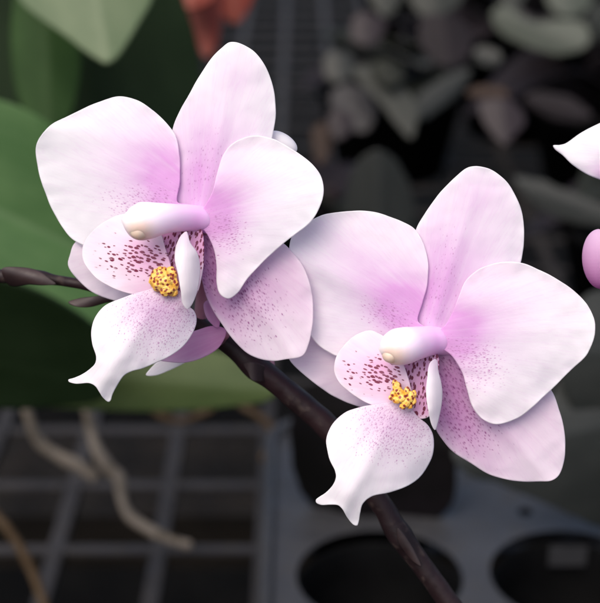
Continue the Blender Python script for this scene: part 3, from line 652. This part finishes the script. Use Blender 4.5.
tube('aerial_root', [(152, 408, .52, 4), (165, 418, .52, 5), (182, 421, .52, 5), (202, 414, .52, 5), (214, 408, .52, 4)], ROOTB, gp, 14, bump=.3, bs=70)

# ------------------------------------------------------------------ red leaved plant, top
RED = leaf_material('red_leaf', (.115, .013, .008), (.19, .030, .019), (.24, .08, .055), rough=.5, spec=.15)
DSCALE = 1.7
rp = empty('red_leaved_plant', on_plane(212, -40, 0)); tag(rp, 'blurred brick red leaves at the top edge, left of the lattice', 'plant')
sheet('leaf', [(150, -50), (160, -10), (169, 8), (182, 18), (194, 36), (206, 58), (214, 52), (219, 34), (222, 12), (226, -20), (210, -60)], .62, lambda x, y, s, m, e: -.4*np.abs(m)+20*s, RED, rp, 4, 5, axis=((190, -60), (208, 58)))
sheet('leaf', [(205, -60), (212, -10), (222, 14), (236, 24), (248, 10), (256, -20), (250, -60)], .66, lambda x, y, s, m, e: -.3*np.abs(m), RED, rp, 4, 5, axis=((230, -60), (236, 24)))
sheet('leaf', [(160, -50), (168, -8), (172, 6), (186, 10), (204, 6), (216, -6), (214, -50)], .60, lambda x, y, s, m, e: -.2*np.abs(m)+15*s, RED, rp, 4, 5, axis=((188, -50), (190, 10)))

# ------------------------------------------------------------------ dark foliage plants, right and top right
GREYG = leaf_material('grey_green_leaf', (0.04687, 0.05524, 0.04352), (0.06361, 0.07195, 0.05692), (0.06696, 0.07365, 0.06026), rough=.5)
SAGE = leaf_material('sage_leaf', (0.01929, 0.02131, 0.01786), (0.02841, 0.03045, 0.02537), (0.03247, 0.03451, 0.03045), rough=.5)
PURP = leaf_material('purple_leaf', (.007, .0055, .0065), (.013, .010, .012), (.022, .017, .020), rough=.6, spec=.12)
MAUVE = leaf_material('mauve_leaf', (0.01619, 0.01123, 0.01382), (0.02592, 0.01836, 0.0216), (0.02808, 0.0216, 0.02376), rough=.5)
DARKG = leaf_material('dark_green_leaf', (.008, .009, .007), (.015, .017, .012), (.025, .027, .022), rough=.6, spec=.12)
SLATE = leaf_material('slate_leaf', (0.01488, 0.01674, 0.0155), (0.02356, 0.02542, 0.02356), (0.031, 0.03286, 0.031), rough=.4)
DUSK = leaf_material('dusky_leaf', (0.0245, 0.02275, 0.0245), (0.0455, 0.042, 0.04375), (0.063, 0.0595, 0.0595), rough=.55)
BLACKL = leaf_material('blackish_leaf', (.002, .002, .002), (.005, .004, .005), (.007, .006, .006), rough=.7, spec=.04)
RUST = leaf_material('rusty_leaf', (0.02243, 0.01177, 0.007356), (0.03371, 0.01816, 0.0116), (0.03795, 0.0232, 0.01665), rough=.6)

def free_leaf(plant, base, az, el, Ln, wd, mat, droop=.35, cup=.5):
    """ovate leaf growing from base in direction az/el; real 3-D grid, 3 mm thick"""
    d = Vector((math.cos(az)*math.cos(el), math.sin(az)*math.cos(el), math.sin(el)))
    side = d.cross(Vector((0, 0, 1))).normalized(); up = side.cross(d).normalized()
    nu, nv = 22, 11; verts = []; uvs = []; mids = []
    for i in range(nu+1):
        t = i/nu; w = wd*.5*max(.03, math.sin(math.pi*min(1, t**.75*.98+.02))**.8)
        c = base+d*(Ln*t)-Vector((0, 0, 1))*(droop*Ln*t*t)
        for j in range(nv+1):
            q = 2*j/nv-1
            rip = .06*wd*math.sin(t*9+q*3)*abs(q)
            verts.append(c+side*(w*q)+up*(cup*w*q*q+rip)); uvs.append((t*.8, q*w*12)); mids.append(q*.4)
    faces = [(i*(nv+1)+j, i*(nv+1)+j+1, (i+1)*(nv+1)+j+1, (i+1)*(nv+1)+j) for i in range(nu) for j in range(nv)]
    o = mesh_obj('leaf', verts, faces, mat, plant); me = o.data
    uv = me.uv_layers.new(name='UVMap'); li = np.zeros(len(me.loops), int); me.loops.foreach_get('vertex_index', li)
    uv.data.foreach_set('uv', np.array(uvs)[li].ravel())
    a = me.attributes.new('mid', 'FLOAT', 'POINT'); a.data.foreach_set('value', mids)
    s = o.modifiers.new('thickness', 'SOLIDIFY'); s.thickness = .002; s.offset = 0
    return o
def potted(name, x, y, dist_z, label, leafs, n, Ln, mats, pot_r=.05, pot_h=.07, el=(.15, 1.1), group='dark leaved potted plants'):
    """plant in a black pot on the bench; leafs = traced leaf outlines, n = further leaves filling the plant"""
    Ln *= K; pot_r *= K; pot_h *= K
    w = on_plane(x, y, 0); t = empty(name, w); tag(t, label, 'plant', group)
    v, f = lathe([(.0005, .004), (pot_r*.72, .004), (pot_r*.74, 0), (pot_r, pot_h), (pot_r*1.06, pot_h+.001), (pot_r*1.06, pot_h+.01), (pot_r*.96, pot_h+.01), (pot_r*.92, pot_h-.01), (.0005, pot_h-.008)], w.x, w.y); mesh_obj('pot', v, f, POTB, t)
    top = w+Vector((0, 0, pot_h))
    tb = [(*(w+Vector((0, 0, pot_h-.01))), .006), (*(w+Vector((.004, 0, pot_h+.02))), .005), (*(w+Vector((0, .003, pot_h+.05))), .004)]
    sweep('stem', catmull(tb, 6, False), STEM, t, 10)
    for k in range(n):
        az = 2*math.pi*(k*.382+rng.random()*.15); e = el[0]+(el[1]-el[0])*(k/max(1, n-1))
        free_leaf(t, top+Vector((0, 0, .045*k/max(1, n))), az, e, Ln*(.8+.4*rng.random())*(1.1-.4*k/max(1, n)), Ln*(.55+.2*rng.random()), mats[k % len(mats)], droop=.2+.3*rng.random())
    for (ol, D, ax, mat, k, s) in leafs:
        sheet('leaf', ol, D, (lambda k, s: lambda x, y, ss, m, e: -k*np.abs(m)*.6-.002*m*m+s*ss)(k, s), mat, t, 3, 5, axis=ax, wob=2)
    return t

DSCALE = K
potted('succulent_plant', 545, -30, 0, 'pale grey green rosette plant at the top right corner', [
    ([(492, 14), (505, 6), (530, 22), (560, 20), (585, 25), (592, 38), (582, 50), (560, 55), (536, 50), (512, 40), (496, 28)], .80, ((500, 12), (580, 44)), GREYG, .3, 30),
    ([(500, -20), (503, 2), (515, 12), (524, 0), (535, -25)], .81, ((515, -25), (513, 10)), SAGE, .2, 10),
    ([(545, -20), (550, 8), (570, 18), (590, 6), (590, -20)], .82, ((570, -20), (568, 16)), GREYG, .2, 10),
    ([(590, 8), (605, 2), (625, 15), (620, 40), (600, 38), (590, 24)], .81, ((625, 10), (592, 22)), SAGE, .2, 10)], 16, .06, [SAGE, DARKG, SLATE])
potted('foliage_plant', 410, 40, 0, 'dark plant with a pale pointed sage leaf above the lower right flower', [
    ([(352, 72), (366, 64), (384, 74), (404, 88), (418, 106), (417, 126), (411, 139), (400, 130), (386, 112), (368, 92)], .68, ((356, 68), (412, 138)), SAGE, .35, 25),
    ([(470, 70), (462, 88), (444, 106), (426, 118), (412, 120), (416, 100), (430, 86), (450, 74)], .69, ((470, 72), (412, 120)), SLATE, .3, 20),
    ([(372, 66), (386, 60), (402, 68), (404, 80), (392, 86), (376, 80)], .675, ((386, 60), (390, 86)), DARKG, .3, 10),
    ([(330, 96), (346, 84), (366, 92), (376, 112), (366, 132), (348, 128), (334, 114)], .695, ((340, 88), (362, 130)), DUSK, .3, 10),
    ([(352, 20), (364, 12), (384, 22), (380, 38), (366, 46), (352, 38)], .74, ((364, 12), (366, 46)), MAUVE, .3, 10),
    ([(412, -20), (410, 0), (418, 14), (432, 20), (450, 12), (462, 0), (465, -20)], .75, ((436, -20), (434, 20)), SAGE, .25, 10),
    ([(420, 20), (440, 14), (462, 22), (472, 44), (462, 64), (440, 66), (422, 50)], .71, ((440, 14), (448, 66)), PURP, .3, 15),
    ([(324, 60), (334, 50), (352, 56), (352, 76), (338, 84), (326, 76)], .72, ((334, 50), (340, 84)), SLATE, .3, 10),
    ([(368, -20), (372, 4), (385, 18), (398, 8), (402, -20)], .75, ((385, -20), (385, 18)), SAGE, .2, 10)], 22, .095, [PURP, DUSK, DARKG, DUSK])
potted('foliage_plant', 390, 170, 0, 'dull olive leaved plant just above the left petal of the lower right flower', [
    ([(346, 215), (350, 180), (362, 158), (378, 150), (396, 162), (410, 190), (414, 220), (380, 240)], .60, ((378, 240), (378, 150)), SLATE, .3, 20),
    ([(312, 132), (320, 122), (330, 130), (330, 152), (322, 166), (314, 154)], .62, ((322, 122), (322, 166)), RUST, .3, 8),
    ([(328, 118), (338, 110), (352, 118), (348, 136), (336, 142)], .64, ((338, 110), (340, 142)), MAUVE, .3, 8)], 14, .062, [PURP, DUSK, DARKG, SLATE], pot_r=.045, pot_h=.05)
potted('foliage_plant', 520, 130, 0, 'dark plum leaved plant with one mauve leaf, left of the right border petal', [
    ([(478, 104), (496, 98), (520, 108), (524, 124), (514, 136), (505, 146), (494, 138), (484, 124)], .62, ((500, 98), (505, 146)), MAUVE, .35, 15),
    ([(466, 92), (480, 86), (506, 90), (508, 97), (488, 99), (470, 98)], .64, ((466, 93), (508, 94)), RUST, .2, 6),
    ([(515, 178), (540, 180), (570, 192), (605, 205), (640, 215), (640, 235), (600, 228), (565, 220), (535, 206)], .58, ((515, 182), (640, 226)), SLATE, .3, 20),
    ([(524, 98), (545, 92), (575, 100), (592, 116), (570, 122), (540, 114)], .66, ((524, 98), (592, 116)), PURP, .3, 10),
    ([(476, 50), (490, 46), (502, 56), (498, 66), (484, 66), (476, 60)], .68, ((476, 54), (502, 60)), SLATE, .3, 6)], 22, .095, [PURP, DUSK, DARKG, DUSK])
potted('foliage_plant', 640, 330, 0, 'broad slate grey leaves at the right border behind the lower right flower', [
    ([(452, 452), (470, 440), (520, 430), (560, 380), (590, 300), (640, 280), (700, 340), (700, 480), (640, 530), (600, 526), (575, 516), (540, 500), (500, 484), (468, 474)], .415, ((700, 400), (455, 460)), SLATE, .25, 20),
    ([(560, 330), (580, 300), (610, 290), (650, 310), (650, 400), (610, 430), (575, 410), (560, 370)], .41, ((650, 350), (562, 350)), SLATE, .25, 5)], 8, .07, [DARKG, PURP], pot_r=.04, pot_h=.05)
potted('foliage_plant', 600, 190, 0, 'blackish purple potted plant filling the gap under the pink bud', [], 14, .085, [PURP, PURP, DARKG], pot_r=.045, pot_h=.05)
potted('foliage_plant', 330, 300, 0, 'low blackish plant between the two open flowers', [
    ([(292, 405), (300, 390), (340, 380), (400, 390), (450, 410), (460, 440), (456, 466), (453, 500), (430, 522), (370, 524), (320, 512), (297, 480), (291, 440)], .43, ((300, 400), (460, 450)), BLACKL, .3, 10)], 9, .05, [PURP, DARKG], pot_r=.04, pot_h=.03, el=(.0, .6))

# ------------------------------------------------------------------ light: bright overcast daylight
w = bpy.data.worlds.new('World'); scene.world = w; w.use_nodes = True
nt = w.node_tree; nt.nodes.clear()
sky = nt.nodes.new('ShaderNodeTexSky'); sky.sky_type = 'NISHITA'; sky.sun_disc = False
SUN_EL, SUN_AZ = R_(58), R_(215)          # azimuth clockwise from +Y: behind the viewer, to the left
sky.sun_elevation = SUN_EL; sky.sun_rotation = SUN_AZ; sky.dust_density = 4.0; sky.air_density = 1.0; sky.ozone_density = .3
bg = nt.nodes.new('ShaderNodeBackground'); bg.inputs[1].default_value = .12
wo = nt.nodes.new('ShaderNodeOutputWorld'); nt.links.new(sky.outputs[0], bg.inputs[0]); nt.links.new(bg.outputs[0], wo.inputs[0])
sl = bpy.data.lights.new('sun', 'SUN'); sl.energy = 1.3; sl.angle = R_(60); sl.color = (1, .95, .88)
so = bpy.data.objects.new('sun', sl); COL.objects.link(so)
sd = Vector((math.sin(SUN_AZ)*math.cos(SUN_EL), math.cos(SUN_AZ)*math.cos(SUN_EL), math.sin(SUN_EL)))
so.rotation_euler = sd.to_track_quat('Z', 'Y').to_euler()
scene.view_settings.view_transform = 'Standard'; scene.view_settings.look = 'None'
scene.view_settings.exposure = 0.86; scene.view_settings.gamma = 1
